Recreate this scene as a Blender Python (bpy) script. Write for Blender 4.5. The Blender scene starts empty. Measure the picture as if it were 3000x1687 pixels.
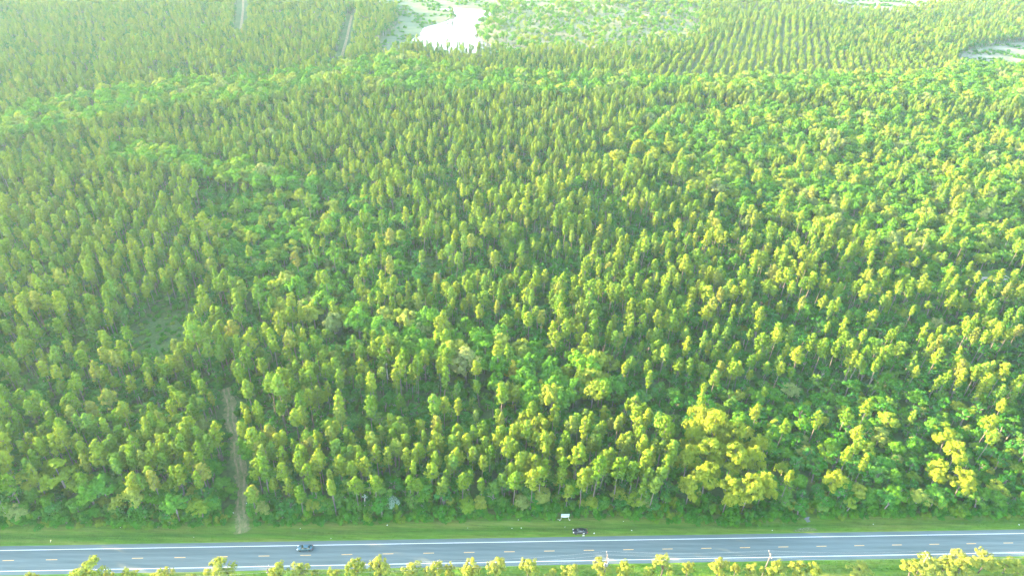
import bpy, bmesh, math, random
import numpy as np
from mathutils import Matrix, Vector

# ------------------------------------------------------------------ camera, sky, sun, exposure
SC = bpy.context.scene
COL = SC.collection
R = math.radians
rng = np.random.default_rng(11)
random.seed(5)

cam_data = bpy.data.cameras.new('camera')
cam_data.sensor_width = 36.0
cam_data.lens = 36.0 * 2000.0 / 3000.0
cam_data.clip_start = 1.0
cam_data.clip_end = 20000.0
cam = bpy.data.objects.new('camera', cam_data)
COL.objects.link(cam)
CAM_H = 182.8
PITCH, ROLL = R(34.0), R(2.5)
r0, u0 = Vector((1, 0, 0)), Vector((0, math.sin(PITCH), math.cos(PITCH)))
fwd = Vector((0, math.cos(PITCH), -math.sin(PITCH)))
right = r0 * math.cos(ROLL) + u0 * math.sin(ROLL)
up = u0 * math.cos(ROLL) - r0 * math.sin(ROLL)
m3 = Matrix((right, up, -fwd)).transposed()
cam.matrix_world = Matrix.Translation((0, 0, CAM_H)) @ m3.to_4x4()
SC.camera = cam

HAZE_D = 0.000052
SUN_EL = R(12.0)
SUN_AHEAD = R(16.0)            # how far ahead of straight-left the sun stands
to_sun = Vector((-math.cos(SUN_EL) * math.cos(SUN_AHEAD), math.cos(SUN_EL) * math.sin(SUN_AHEAD), math.sin(SUN_EL)))
sun_data = bpy.data.lights.new('sun', 'SUN')
sun_data.energy = 4.3
sun_data.angle = R(0.53)
sun_data.color = (1.0, 0.68, 0.35)
sun = bpy.data.objects.new('sun', sun_data)
sun.rotation_euler = to_sun.to_track_quat('Z', 'Y').to_euler()
sun.location = (0, 0, 400)
COL.objects.link(sun)

world = bpy.data.worlds.new('World')
SC.world = world
world.use_nodes = True
wt = world.node_tree
sky = wt.nodes.new('ShaderNodeTexSky')
sky.sky_type = 'NISHITA'
sky.sun_disc = False
sky.sun_elevation = SUN_EL
sky.sun_rotation = math.atan2(to_sun.x, to_sun.y)
sky.air_density = 1.0
sky.dust_density = 1.0
sky.ozone_density = 0.2
wt.links.new(sky.outputs[0], wt.nodes['Background'].inputs[0])
wt.nodes['Background'].inputs[1].default_value = 0.15

SC.view_settings.view_transform = 'Standard'
SC.view_settings.look = 'None'
SC.view_settings.exposure = 4.22
SC.view_settings.gamma = 1.0
SC.view_settings.use_curve_mapping = False
cy = SC.cycles
cy.max_bounces = 6
cy.diffuse_bounces = 3
cy.glossy_bounces = 2
cy.transmission_bounces = 3
cy.transparent_max_bounces = 6
cy.volume_bounces = 1
cy.use_denoising = True
cy.use_fast_gi = False
cy.sample_clamp_indirect = 6.0

# ------------------------------------------------------------------ helpers
# The place is laid out in metres along the road (s) and across it (n, + towards the forest).
ROAD_O = np.array([8.77, 127.70])
ROAD_U = np.array([0.99759, 0.06940])
ROAD_U = ROAD_U / np.linalg.norm(ROAD_U)
ROAD_N = np.array([-ROAD_U[1], ROAD_U[0]])
ROAD_ANG = math.atan2(ROAD_U[1], ROAD_U[0])


def W(s, n, z=0.0):
    q = ROAD_O + s * ROAD_U + n * ROAD_N
    return (float(q[0]), float(q[1]), float(z))


def Wa(sn):
    return ROAD_O + sn[:, :1] * ROAD_U + sn[:, 1:2] * ROAD_N


def mesh_of(name, verts, faces, mats=(), fmat=None, smooth=False):
    me = bpy.data.meshes.new(name)
    me.from_pydata([tuple(map(float, v)) for v in verts], [], [tuple(map(int, f)) for f in faces])
    for m in mats:
        me.materials.append(m)
    if fmat is not None:
        me.polygons.foreach_set('material_index', np.asarray(fmat, np.int32))
    if smooth:
        me.polygons.foreach_set('use_smooth', np.ones(len(me.polygons), bool))
    me.update()
    return me


def obj(name, me, parent=None, loc=(0, 0, 0), rz=0.0):
    o = bpy.data.objects.new(name, me)
    COL.objects.link(o)
    o.location = loc
    o.rotation_euler = (0, 0, rz)
    if parent is not None:
        o.parent = parent
    return o


def tag(o, label=None, cat=None, group=None, kind=None):
    if label: o['label'] = label
    if cat: o['category'] = cat
    if group: o['group'] = group
    if kind: o['kind'] = kind
    return o


class MB:
    """collects shapes into one mesh"""
    def __init__(self):
        self.v, self.f = [], []

    def add(self, v, f):
        o = len(self.v)
        self.v += [tuple(p) for p in v]
        self.f += [tuple(i + o for i in q) for q in f]

    def box(self, c, size, rz=0.0, taper=1.0):
        hx, hy, hz = size[0] / 2, size[1] / 2, size[2] / 2
        p = []
        for z, k in ((-hz, 1.0), (hz, taper)):
            for x, y in ((-hx, -hy), (hx, -hy), (hx, hy), (-hx, hy)):
                X, Y = x * k, y * k
                p.append((c[0] + X * math.cos(rz) - Y * math.sin(rz), c[1] + X * math.sin(rz) + Y * math.cos(rz), c[2] + z))
        self.add(p, [(0, 3, 2, 1), (4, 5, 6, 7), (0, 1, 5, 4), (1, 2, 6, 5), (2, 3, 7, 6), (3, 0, 4, 7)])

    def tube(self, pts, rad, k=6, cap=True):
        pts = [Vector(p) for p in pts]
        rings = []
        for i, p in enumerate(pts):
            d = (pts[min(i + 1, len(pts) - 1)] - pts[max(i - 1, 0)]).normalized()
            a = d.cross(Vector((0, 0, 1)))
            if a.length < 1e-3: a = Vector((1, 0, 0))
            a.normalize()
            b = d.cross(a)
            rings.append([p + (a * math.cos(t) + b * math.sin(t)) * rad[i] for t in [2 * math.pi * j / k for j in range(k)]])
        v = [q for r in rings for q in r]
        f = []
        for i in range(len(pts) - 1):
            for j in range(k):
                f.append((i * k + j, i * k + (j + 1) % k, (i + 1) * k + (j + 1) % k, (i + 1) * k + j))
        if cap:
            f.append(tuple(range(k))[::-1])
            f.append(tuple((len(pts) - 1) * k + j for j in range(k)))
        self.add(v, f)

    def mesh(self, name, mats=(), smooth=False):
        return mesh_of(name, self.v, self.f, mats, None, smooth)


# ------------------------------------------------------------------ materials
def new_mat(name):
    m = bpy.data.materials.new(name)
    m.use_nodes = True
    nt = m.node_tree
    for n in list(nt.nodes):
        if n.type != 'OUTPUT_MATERIAL':
            nt.nodes.remove(n)
    out = [n for n in nt.nodes if n.type == 'OUTPUT_MATERIAL'][0]
    return m, nt, out


def ramp(nt, fac, stops, interp='LINEAR'):
    r = nt.nodes.new('ShaderNodeValToRGB')
    r.color_ramp.interpolation = interp
    el = r.color_ramp.elements
    while len(el) < len(stops):
        el.new(0.5)
    for e, (p, c) in zip(el, stops):
        e.position = p
        e.color = (*c, 1.0)
    nt.links.new(fac, r.inputs[0])
    return r.outputs[0]


def noise(nt, scale, detail=3.0, coord='Object', rough=0.55, stretch=None):
    tc = nt.nodes.new('ShaderNodeTexCoord')
    src = tc.outputs[coord]
    if stretch:
        mp = nt.nodes.new('ShaderNodeMapping')
        mp.inputs['Scale'].default_value = stretch
        mp.inputs['Rotation'].default_value = (0, 0, -ROAD_ANG)
        nt.links.new(src, mp.inputs[0])
        src = mp.outputs[0]
    n = nt.nodes.new('ShaderNodeTexNoise')
    n.inputs['Scale'].default_value = scale
    n.inputs['Detail'].default_value = detail
    n.inputs['Roughness'].default_value = rough
    nt.links.new(src, n.inputs['Vector'])
    return n.outputs['Fac']


def mix(nt, fac, a, b, mode='MIX'):
    n = nt.nodes.new('ShaderNodeMix')
    n.data_type = 'RGBA'
    n.blend_type = mode
    if isinstance(fac, (int, float)):
        n.inputs[0].default_value = fac
    else:
        nt.links.new(fac, n.inputs[0])
    for sock, val in ((n.inputs[6], a), (n.inputs[7], b)):
        if isinstance(val, tuple):
            sock.default_value = (*val, 1.0)
        else:
            nt.links.new(val, sock)
    return n.outputs[2]


def leaf_mat(name, stops, transl=0.3):
    """foliage: the tint differs from tree to tree and a little from clump to clump"""
    m, nt, out = new_mat(name)
    oi = nt.nodes.new('ShaderNodeObjectInfo')
    col = ramp(nt, oi.outputs['Random'], stops)
    nz = noise(nt, 0.9, 2.0)
    col = mix(nt, 1.0, col, ramp(nt, nz, [(0.3, (0.75, 0.78, 0.75)), (0.7, (1.2, 1.15, 1.1))]), 'MULTIPLY')
    d = nt.nodes.new('ShaderNodeBsdfDiffuse')
    t = nt.nodes.new('ShaderNodeBsdfTranslucent')
    mx = nt.nodes.new('ShaderNodeMixShader')
    mx.inputs[0].default_value = transl
    nt.links.new(col, d.inputs[0])
    nt.links.new(mix(nt, 1.0, col, (1.1, 1.15, 0.7), 'MULTIPLY'), t.inputs[0])
    nt.links.new(d.outputs[0], mx.inputs[1])
    nt.links.new(t.outputs[0], mx.inputs[2])
    nt.links.new(mx.outputs[0], out.inputs[0])
    return m


def plain(name, col, rough=0.7, metal=0.0, var=0.0, scale=3.0, spec=0.5, coat=0.0):
    m, nt, out = new_mat(name)
    b = nt.nodes.new('ShaderNodeBsdfPrincipled')
    b.inputs['Roughness'].default_value = rough
    b.inputs['Metallic'].default_value = metal
    b.inputs['Specular IOR Level'].default_value = spec
    b.inputs['Coat Weight'].default_value = coat
    if var > 0:
        nz = noise(nt, scale, 4.0)
        lo = tuple(c * (1 - var) for c in col)
        hi = tuple(min(1, c * (1 + var)) for c in col)
        nt.links.new(ramp(nt, nz, [(0.3, lo), (0.7, hi)]), b.inputs['Base Color'])
    else:
        b.inputs['Base Color'].default_value = (*col, 1)
    nt.links.new(b.outputs[0], out.inputs[0])
    return m


def surface(name, stops, scale, detail=6.0, rough=0.9, stretch=None, bump=0.0, second=None, across=None):
    """ground-like surface: noise-driven colour, optional second finer noise multiplied on"""
    m, nt, out = new_mat(name)
    b = nt.nodes.new('ShaderNodeBsdfPrincipled')
    b.inputs['Roughness'].default_value = rough
    b.inputs['Specular IOR Level'].default_value = 0.2
    nz = noise(nt, scale, detail, stretch=stretch)
    col = ramp(nt, nz, stops)
    if second:
        sc2, lo, hi = second
        col = mix(nt, 1.0, col, ramp(nt, noise(nt, sc2, 3.0, stretch=stretch), [(0.3, (lo, lo, lo)), (0.7, (hi, hi, hi))]), 'MULTIPLY')
    if across:                                # wear or dampness by distance from the centre line: [(metres, tint)]
        tc = nt.nodes.new('ShaderNodeTexCoord')
        dt = nt.nodes.new('ShaderNodeVectorMath')
        dt.operation = 'DOT_PRODUCT'
        dt.inputs[1].default_value = (float(ROAD_N[0]), float(ROAD_N[1]), 0)
        nt.links.new(tc.outputs['Object'], dt.inputs[0])
        ad = nt.nodes.new('ShaderNodeMath')
        ad.operation = 'SUBTRACT'
        ad.inputs[1].default_value = float(ROAD_O @ ROAD_N)
        nt.links.new(dt.outputs['Value'], ad.inputs[0])
        ab = nt.nodes.new('ShaderNodeMath')
        ab.operation = 'ABSOLUTE'
        nt.links.new(ad.outputs[0], ab.inputs[0])
        wob = nt.nodes.new('ShaderNodeMath')
        wob.operation = 'MULTIPLY_ADD'
        wob.inputs[1].default_value = .8 if across[-1][0] > 6 else .25
        nt.links.new(noise(nt, .25, 3.0, stretch=(.3, 1, 1)), wob.inputs[0])
        nt.links.new(ab.outputs[0], wob.inputs[2])
        mr = nt.nodes.new('ShaderNodeMath')
        mr.operation = 'DIVIDE'
        mr.inputs[1].default_value = 16.0
        nt.links.new(wob.outputs[0], mr.inputs[0])
        col = mix(nt, 1.0, col, ramp(nt, mr.outputs[0], [(q / 16.0, t) for q, t in across]), 'MULTIPLY')
    nt.links.new(col, b.inputs['Base Color'])
    if bump:
        bp = nt.nodes.new('ShaderNodeBump')
        bp.inputs['Distance'].default_value = bump
        nt.links.new(noise(nt, scale * 4, 5.0), bp.inputs['Height'])
        nt.links.new(bp.outputs[0], b.inputs['Normal'])
    nt.links.new(b.outputs[0], out.inputs[0])
    return m


M = {}
M['pine'] = leaf_mat('pine_needles', [(0.0, (0.052, 0.118, 0.011)), (0.3, (0.088, 0.158, 0.014)), (0.65, (0.118, 0.168, 0.015)), (0.9, (0.065, 0.145, 0.02)), (1.0, (0.13, 0.15, 0.025))], 0.12)
M['broad'] = leaf_mat('broad_leaves', [(0.0, (0.042, 0.14, 0.010)), (0.25, (0.066, 0.17, 0.013)), (0.5, (0.05, 0.155, 0.018)), (0.7, (0.11, 0.19, 0.015)), (0.9, (0.145, 0.195, 0.025)), (0.97, (0.12, 0.18, 0.05)), (1.0, (0.15, 0.19, 0.06))], 0.22)
M['under'] = leaf_mat('understorey_leaves', [(0.0, (0.018, 0.09, 0.010)), (0.4, (0.034, 0.135, 0.013)), (0.75, (0.028, 0.12, 0.022)), (1.0, (0.08, 0.16, 0.02))], 0.15)
M['shrub'] = leaf_mat('shrub_leaves', [(0.0, (0.022, 0.115, 0.008)), (0.5, (0.036, 0.145, 0.010)), (0.85, (0.06, 0.17, 0.012)), (1.0, (0.11, 0.16, 0.014))], 0.3)
M['young'] = leaf_mat('young_tree_leaves', [(0.0, (0.12, 0.165, 0.025)), (0.5, (0.16, 0.185, 0.03)), (1.0, (0.14, 0.18, 0.035))], 0.25)
M['grove'] = leaf_mat('grove_leaves', [(0.0, (0.115, 0.17, 0.015)), (0.5, (0.145, 0.19, 0.016)), (1.0, (0.13, 0.18, 0.018))], 0.25)
M['pale'] = leaf_mat('pale_bush_leaves', [(0.0, (0.16, 0.27, 0.18)), (1.0, (0.18, 0.29, 0.2))], 0.2)
M['dead'] = leaf_mat('dead_needles', [(0.0, (0.30, 0.20, 0.14)), (1.0, (0.32, 0.22, 0.15))], 0.1)
M['bark'] = plain('pine_bark', (0.085, 0.075, 0.065), 0.9, var=0.3, scale=2.0)
M['bark_dark'] = plain('dark_bark', (0.04, 0.034, 0.028), 0.9, var=0.3, scale=2.0)
M['bark_broad'] = plain('grey_bark', (0.15, 0.14, 0.12), 0.9, var=0.3, scale=2.0)
M['bark_pale'] = plain('bleached_wood', (0.5, 0.48, 0.44), 0.8, var=0.2, scale=2.0)
M['ground'] = surface('forest_floor', [(0.3, (0.022, 0.06, 0.01)), (0.5, (0.034, 0.08, 0.014)), (0.7, (0.055, 0.085, 0.02))], 0.06, 8.0, bump=0.3, second=(0.6, 0.7, 1.25))
M['verge'] = surface('verge_grass', [(0.28, (0.038, 0.10, 0.006)), (0.45, (0.055, 0.115, 0.008)), (0.6, (0.082, 0.118, 0.016)), (0.75, (0.11, 0.12, 0.03))], 0.4, 6.0, stretch=(0.07, 1.0, 1.0), bump=0.1, second=(2.2, 0.75, 1.25), across=[(4.8, (1.15, 1.05, 1.3)), (5.6, (1.05, 1.1, 1.0)), (7.3, (.95, 1.1, .9)), (8.4, (.62, .82, .6)), (9.4, (.95, 1.0, .9)), (10.6, (1.3, 1.1, 1.4)), (12.5, (.8, .85, .8))])
M['meadow'] = surface('clearing_grass', [(0.3, (0.02, 0.055, 0.008)), (0.55, (0.032, 0.07, 0.011)), (0.75, (0.055, 0.07, 0.025))], 0.3, 8.0, bump=0.3, second=(1.5, 0.75, 1.25))
M['asphalt'] = surface('asphalt', [(0.3, (0.054, 0.080, 0.080)), (0.5, (0.067, 0.093, 0.093)), (0.7, (0.079, 0.106, 0.106))], 0.7, 5.0, 0.85, stretch=(0.03, 1.0, 1.0), second=(6.0, 0.88, 1.1), across=[(0, (1.08,) * 3), (.5, (1.04,) * 3), (1.0, (.9,) * 3), (1.8, (1.05,) * 3), (2.7, (.9,) * 3), (3.4, (1.02,) * 3), (3.9, (1.1,) * 3), (5.0, (1.02,) * 3)])
M['white_paint'] = plain('white_road_paint', (0.50, 0.51, 0.49), 0.6, var=0.08, scale=1.5)
M['yellow_paint'] = plain('yellow_road_paint', (0.46, 0.27, 0.07), 0.6, var=0.12, scale=2.5)
M['dirt'] = surface('track_dirt', [(0.3, (0.05, 0.095, 0.018)), (0.5, (0.085, 0.10, 0.032)), (0.7, (0.125, 0.11, 0.05))], 0.5, 6.0, bump=0.15, second=(2.0, 0.8, 1.2))
M['rut'] = surface('rut_sand', [(0.35, (0.08, 0.095, 0.03)), (0.65, (0.17, 0.14, 0.068))], 0.45, 6.0, bump=0.1)
M['sand'] = surface('pale_sand', [(0.3, (0.12, 0.11, 0.08)), (0.6, (0.24, 0.22, 0.18)), (0.8, (0.3, 0.28, 0.24))], 0.05, 6.0)
M['scrub'] = surface('scrub_ground', [(0.3, (0.06, 0.10, 0.035)), (0.5, (0.085, 0.11, 0.05)), (0.72, (0.15, 0.145, 0.095))], 0.03, 8.0)
M['field'] = surface('pale_field', [(0.3, (0.06, 0.08, 0.04)), (0.5, (0.09, 0.10, 0.06)), (0.7, (0.15, 0.145, 0.10))], 0.04, 8.0, second=(0.3, 0.8, 1.2))
M['marsh'] = surface('marsh_grass', [(0.3, (0.025, 0.055, 0.02)), (0.5, (0.04, 0.07, 0.03)), (0.7, (0.07, 0.085, 0.045))], 0.12, 8.0, stretch=(0.3, 1, 1))
M['gravel'] = surface('gravel', [(0.3, (0.05, 0.09, 0.02)), (0.55, (0.08, 0.10, 0.04)), (0.75, (0.2, 0.2, 0.17))], 2.0, 6.0, bump=0.05)


def water_mat():
    m, nt, out = new_mat('lake_water')
    b = nt.nodes.new('ShaderNodeBsdfPrincipled')
    b.inputs['Base Color'].default_value = (0.05, 0.06, 0.05, 1)
    b.inputs['Roughness'].default_value = 0.06
    b.inputs['IOR'].default_value = 1.33
    b.inputs['Specular IOR Level'].default_value = 0.5
    bp = nt.nodes.new('ShaderNodeBump')
    bp.inputs['Distance'].default_value = 0.02
    nt.links.new(noise(nt, 0.5, 3.0), bp.inputs['Height'])
    nt.links.new(bp.outputs[0], b.inputs['Normal'])
    nt.links.new(b.outputs[0], out.inputs[0])
    return m


M['water'] = water_mat()
M['paint_blue'] = plain('car_paint_blue', (0.012, 0.06, 0.08), 0.28, 0.4, coat=0.5)
M['paint_black'] = plain('car_paint_black', (0.003, 0.004, 0.005), 0.3, 0.0, spec=.35, coat=0.15)
M['glass'] = plain('car_glass', (0.01, 0.02, 0.022), 0.08, 0.0, spec=0.8)
M['rubber'] = plain('tyre_rubber', (0.015, 0.015, 0.015), 0.9)
M['alloy'] = plain('wheel_alloy', (0.5, 0.5, 0.5), 0.3, 0.9)
M['lamp_clear'] = plain('headlight_lens', (0.85, 0.87, 0.88), 0.15, 0.2)
M['lamp_red'] = plain('tail_light_lens', (0.4, 0.02, 0.02), 0.25)
M['trim'] = plain('black_trim', (0.02, 0.02, 0.02), 0.6)
M['sign_white'] = plain('sign_white', (0.40, 0.42, 0.41), 0.5, var=0.04, scale=1.0)
M['sign_teal'] = plain('sign_pale_blue', (0.10, 0.30, 0.33), 0.5)
M['sign_red'] = plain('sign_red_wood', (0.36, 0.12, 0.08), 0.7)
M['post_white'] = plain('post_white', (0.36, 0.33, 0.28), 0.6, var=0.1)
M['pole_wood'] = plain('pole_wood', (0.07, 0.06, 0.052), 0.85, var=0.2, scale=1.0)
M['galv'] = plain('transformer_grey', (0.11, 0.125, 0.135), 0.45, 0.2)
M['porcelain'] = plain('insulator_white', (0.25, 0.25, 0.24), 0.3)
M['wire'] = plain('wire_aluminium', (0.35, 0.35, 0.35), 0.5, 0.5)
M['concrete'] = plain('culvert_concrete', (0.09, 0.10, 0.105), 0.85, var=0.2)
M['dark'] = plain('pipe_shade', (0.01, 0.01, 0.01), 1.0)  # black colour standing in for the shade inside the pipe
M['bag'] = plain('litter_white', (0.5, 0.51, 0.5), 0.5, var=0.05)

# ------------------------------------------------------------------ the lie of the land (metres along / across the road)
ZONES = {
    'green_mix': [(-167, 240), (-144, 246), (-104, 226), (-82, 227), (-54, 185), (-37, 162), (-41, 133), (-51, 127), (-74, 120), (-103, 126), (-129, 132), (-146, 160), (-160, 200)],
    'belt_mid': [(-120, 132), (-94, 133), (-73, 120), (-41, 106), (-24, 106), (1, 95), (16, 82), (42, 85), (38, 63), (17, 55), (3, 55), (-16, 70), (-39, 82), (-64, 95), (-85, 106), (-109, 111)],
    'lush_right': [(118, 378), (204, 393), (427, 361), (278, 159), (209, 166), (166, 190), (132, 218), (106, 255), (78, 291)],
    'belt_far': [(-133, 429), (-131, 475), (-86, 504), (-56, 481), (-22, 460), (70, 456), (195, 471), (314, 493), (575, 534), (473, 400), (245, 415), (147, 418), (47, 402), (-46, 410), (-108, 406)],
    'belt_left': [(-352, 319), (-302, 392), (-239, 422), (-176, 437), (-139, 462), (-131, 419), (-177, 369), (-240, 357), (-280, 316), (-334, 289)],
    'belt_left_near': [(-243, 283), (-235, 297), (-167, 262), (-108, 247), (-104, 226), (-146, 235), (-197, 255), (-229, 260)],
    'low_right': [(39, 68), (70, 68), (108, 68), (145, 62), (167, 58), (197, 45), (163, -1), (80, 1), (86, 29), (66, 57)],
    'edge_left': [(-177, 25), (-120, 27), (-93, 23), (-87, 3), (-165, 4)],
    'grove': [(53, 45), (73, 46), (85, 29), (74, -3), (41, -3)],
    'clearing': [(-166, 110), (-156, 125), (-138, 122), (-129, 94), (-137, 85), (-154, 90)],
    'clearing_small': [(-46, 170), (-30, 170), (-31, 155), (-43, 157)],
    'sandy_spot': [(239, 162), (263, 162), (255, 150), (232, 150)],
    'rows_left': [(-294, 242), (-233, 255), (-174, 240), (-146, 156), (-135, 111), (-171, 129), (-225, 122)],
    'rows_far': [(142, 491), (207, 566), (267, 638), (322, 735), (382, 690), (346, 549), (463, 553), (416, 488), (265, 466), (133, 448)],
    'lake': [(-82, 575), (-79, 596), (-71, 607), (-74, 616), (-71, 640), (-54, 663), (-37, 694), (-42, 727), (-59, 731), (-38, 743), (5, 725), (2, 698), (-12, 668), (-16, 646), (-14, 616), (-8, 592), (7, 568), (1, 542), (-33, 539), (-68, 543)],
    'marsh': [(-109, 740), (-58, 760), (-37, 703), (-67, 635), (-71, 594), (-83, 549), (-94, 521), (-105, 526), (-114, 572), (-101, 658)],
    'scrub': [(6, 764), (277, 809), (223, 615), (145, 566), (24, 544), (-12, 577), (-16, 649)],
    'field_far': [(484, 946), (750, 986), (647, 858), (507, 764), (453, 784)],
    'field_right': [(461, 546), (512, 602), (562, 631), (632, 663), (551, 527), (469, 514)],
    'lake_head': [(-130, 730), (-60, 725), (6, 722), (120, 760), (130, 900), (-150, 890)],
}


def inside(P, poly):
    x, y = P[:, 0], P[:, 1]
    r = np.zeros(len(P), bool)
    q = np.array(poly, float)
    j = len(q) - 1
    for i in range(len(q)):
        yi, yj, xi, xj = q[i, 1], q[j, 1], q[i, 0], q[j, 0]
        c = ((yi > y) != (yj > y)) & (x < (xj - xi) * (y - yi) / (yj - yi + 1e-9) + xi)
        r ^= c
        j = i
    return r


def near_line(P, pts, w):
    r = np.zeros(len(P), bool)
    for a, b in zip(pts[:-1], pts[1:]):
        a, b = np.array(a), np.array(b)
        d = b - a
        t = np.clip(((P - a) @ d) / (d @ d), 0, 1)
        r |= np.linalg.norm(P - (a + t[:, None] * d), axis=1) < w
    return r


EDGE = [(-900, 11.5), (-161, 11.9), (-110, 10.4), (-74, 10.7), (-37, 10.9), (-5, 12.0), (28, 11.4), (66, 8.4), (95, 9.7), (130, 10.0), (165, 9.9), (900, 10.5)]
EDGE_S, EDGE_N = np.array(EDGE).T
TRACK = [(-87.9, 8.2), (-88.9, 12.3), (-90.9, 17.0), (-92.6, 23.0), (-94.2, 30.0), (-98.1, 38.9), (-101.0, 48.0), (-105.4, 56.0), (-108.0, 65.0), (-112.5, 74.1)]
CUT_A = [(-305.3, 800.0), (-278.0, 700.0), (-253.0, 599.0)]
CUT_B = [(-155.0, 689.0), (-145.0, 587.0), (-137.5, 492.0)]


def strip(name, pts, half, z, mat, off=0.0, sub=4, jit=0.0, kind=True):
    """a ribbon on the ground following a line given along / across the road"""
    P = np.array(pts, float)
    t = np.linspace(0, len(P) - 1, (len(P) - 1) * sub + 1)
    Q = np.stack([np.interp(t, range(len(P)), P[:, 0]), np.interp(t, range(len(P)), P[:, 1])], 1)
    d = np.gradient(Q, axis=0)
    d /= np.linalg.norm(d, axis=1)[:, None]
    nn = np.stack([-d[:, 1], d[:, 0]], 1)
    h1 = half + rng.normal(0, jit, len(Q))
    h2 = half + rng.normal(0, jit, len(Q))
    a, b = Wa(Q + nn * (off + h1)[:, None]), Wa(Q + nn * (off - h2)[:, None])
    zq = z - (.47 * np.clip((Q[:, 1] - 14) / 6, 0, 1) if z < .33 and Q[0, 1] < 20 else np.zeros(len(Q)))
    v = [(x, y, c) for (x, y), c in zip(a, zq)] + [(x, y, c) for (x, y), c in zip(b, zq)]
    k = len(Q)
    f = [(i, i + k, i + 1 + k, i + 1) for i in range(k - 1)]
    o = obj(name, mesh_of(name, v, f, [mat]))
    for p in o.data.polygons:
        if p.normal.z < 0:
            p.flip()
    if kind: tag(o, kind='structure')
    return o


def sheet(name, poly, z, mat, wob=3.0):
    P = np.array(poly, float)
    out = []
    for a, b in zip(P, np.roll(P, -1, axis=0)):
        k = max(2, int(np.linalg.norm(b - a) / 8))
        for i in range(k):
            q = a + (b - a) * i / k
            if i: q = q + rng.normal(0, wob * 0.35, 2)
            out.append(q)
    Q = Wa(np.array(out))
    bm = bmesh.new()
    vs = [bm.verts.new((x, y, z)) for x, y in Q]
    bm.faces.new(vs)
    bmesh.ops.triangulate(bm, faces=bm.faces[:])
    for f in bm.faces:
        if f.normal.z < 0: f.normal_flip()
    me = bpy.data.meshes.new(name)
    bm.to_mesh(me)
    bm.free()
    me.materials.append(mat)
    return tag(obj(name, me), kind='structure')


# ground: one sheet, gently uneven under the forest
def build_ground():
    xs = np.concatenate([np.linspace(-4000, -800, 9), np.linspace(-700, 1000, 86), np.linspace(1100, 4200, 9)])
    ys = np.concatenate([np.linspace(-1800, 0, 7), np.linspace(40, 1340, 66), np.linspace(1450, 5000, 9)])
    X, Y = np.meshgrid(xs, ys)
    P = np.stack([X.ravel(), Y.ravel()], 1)
    n = (P - ROAD_O) @ ROAD_N
    z = 0.5 * np.sin(P[:, 0] * .031 + 1) * np.sin(P[:, 1] * .027) + 0.4 * np.sin(P[:, 0] * .011 + P[:, 1] * .017)
    z = -0.25 + (z - 0.9) * .4 * np.clip((np.abs(n) - 140) / 60, 0, 1)
    v = np.column_stack([P, z])
    w = len(xs)
    f = [(j * w + i, j * w + i + 1, (j + 1) * w + i + 1, (j + 1) * w + i) for j in range(len(ys) - 1) for i in range(w - 1)]
    tag(obj('ground', mesh_of('ground', v, f, [M['ground']], smooth=True)), kind='structure')


build_ground()

RZ = 0.45                      # road surface height above the ditch floor
SX = np.arange(-620, 640.1, 10.0)


def band(name, profile, mat, kind='structure', wobble=None):
    """surface along the road; profile: list of (n, z) from the near side to the far side"""
    v, f = [], []
    k = len(profile)
    for i, s in enumerate(SX):
        for j, (n, z) in enumerate(profile):
            dn = wobble[j] * math.sin(s * .13 + j * 2.0) * math.sin(s * .047 + j) if wobble else 0
            v.append(W(s, n + dn, z))
    for i in range(len(SX) - 1):
        for j in range(k - 1):
            f.append((i * k + j, (i + 1) * k + j, (i + 1) * k + j + 1, i * k + j + 1))
    return tag(obj(name, mesh_of(name, v, f, [mat], smooth=True)), kind=kind)


road = band('road', [(-4.75, RZ - .03), (-4.7, RZ), (0, RZ + .06), (4.85, RZ), (4.9, RZ - .03)], M['asphalt'])
band('verge_far', [(4.85, RZ - .02), (6.6, .28), (8.0, .05), (9.4, .02), (11.0, .22), (14.5, .25), (20, -.6)], M['verge'], wobble=[.12, .2, .3, .3, .3, .3, .3])
band('verge_near', [(-22, -.6), (-15, .2), (-11.0, .2), (-8.4, .02), (-7.2, .08), (-6.0, .3), (-4.7, RZ - .02)], M['verge'], wobble=[.2, .2, .2, .2, .2, .2, .12])


def mark(name, s0, s1, n0, n1, mat, worn=0.0):
    k = max(1, int((s1 - s0) / 6))
    v, f = [], []
    for i in range(k + 1):
        s = s0 + (s1 - s0) * i / k
        for n in (n0, n1):
            v.append(W(s, n, RZ + .06 * (1 - abs(n) / 4.8) + .006))
    for i in range(k):
        f.append((2 * i, 2 * i + 2, 2 * i + 3, 2 * i + 1))
    return obj(name, mesh_of(name, v, f, [mat]), road)


mark('edge_line', -600, 620, 3.33, 3.49, M['white_paint'])
mark('edge_line', -600, 620, -3.56, -3.40, M['white_paint'])
DASH0 = 6.1
for k in range(-20, 22):
    c = DASH0 + k * 12.192
    mark('centre_line_dash', c - 1.6, c + 1.6, -0.09, 0.07, M['yellow_paint'])

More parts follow.
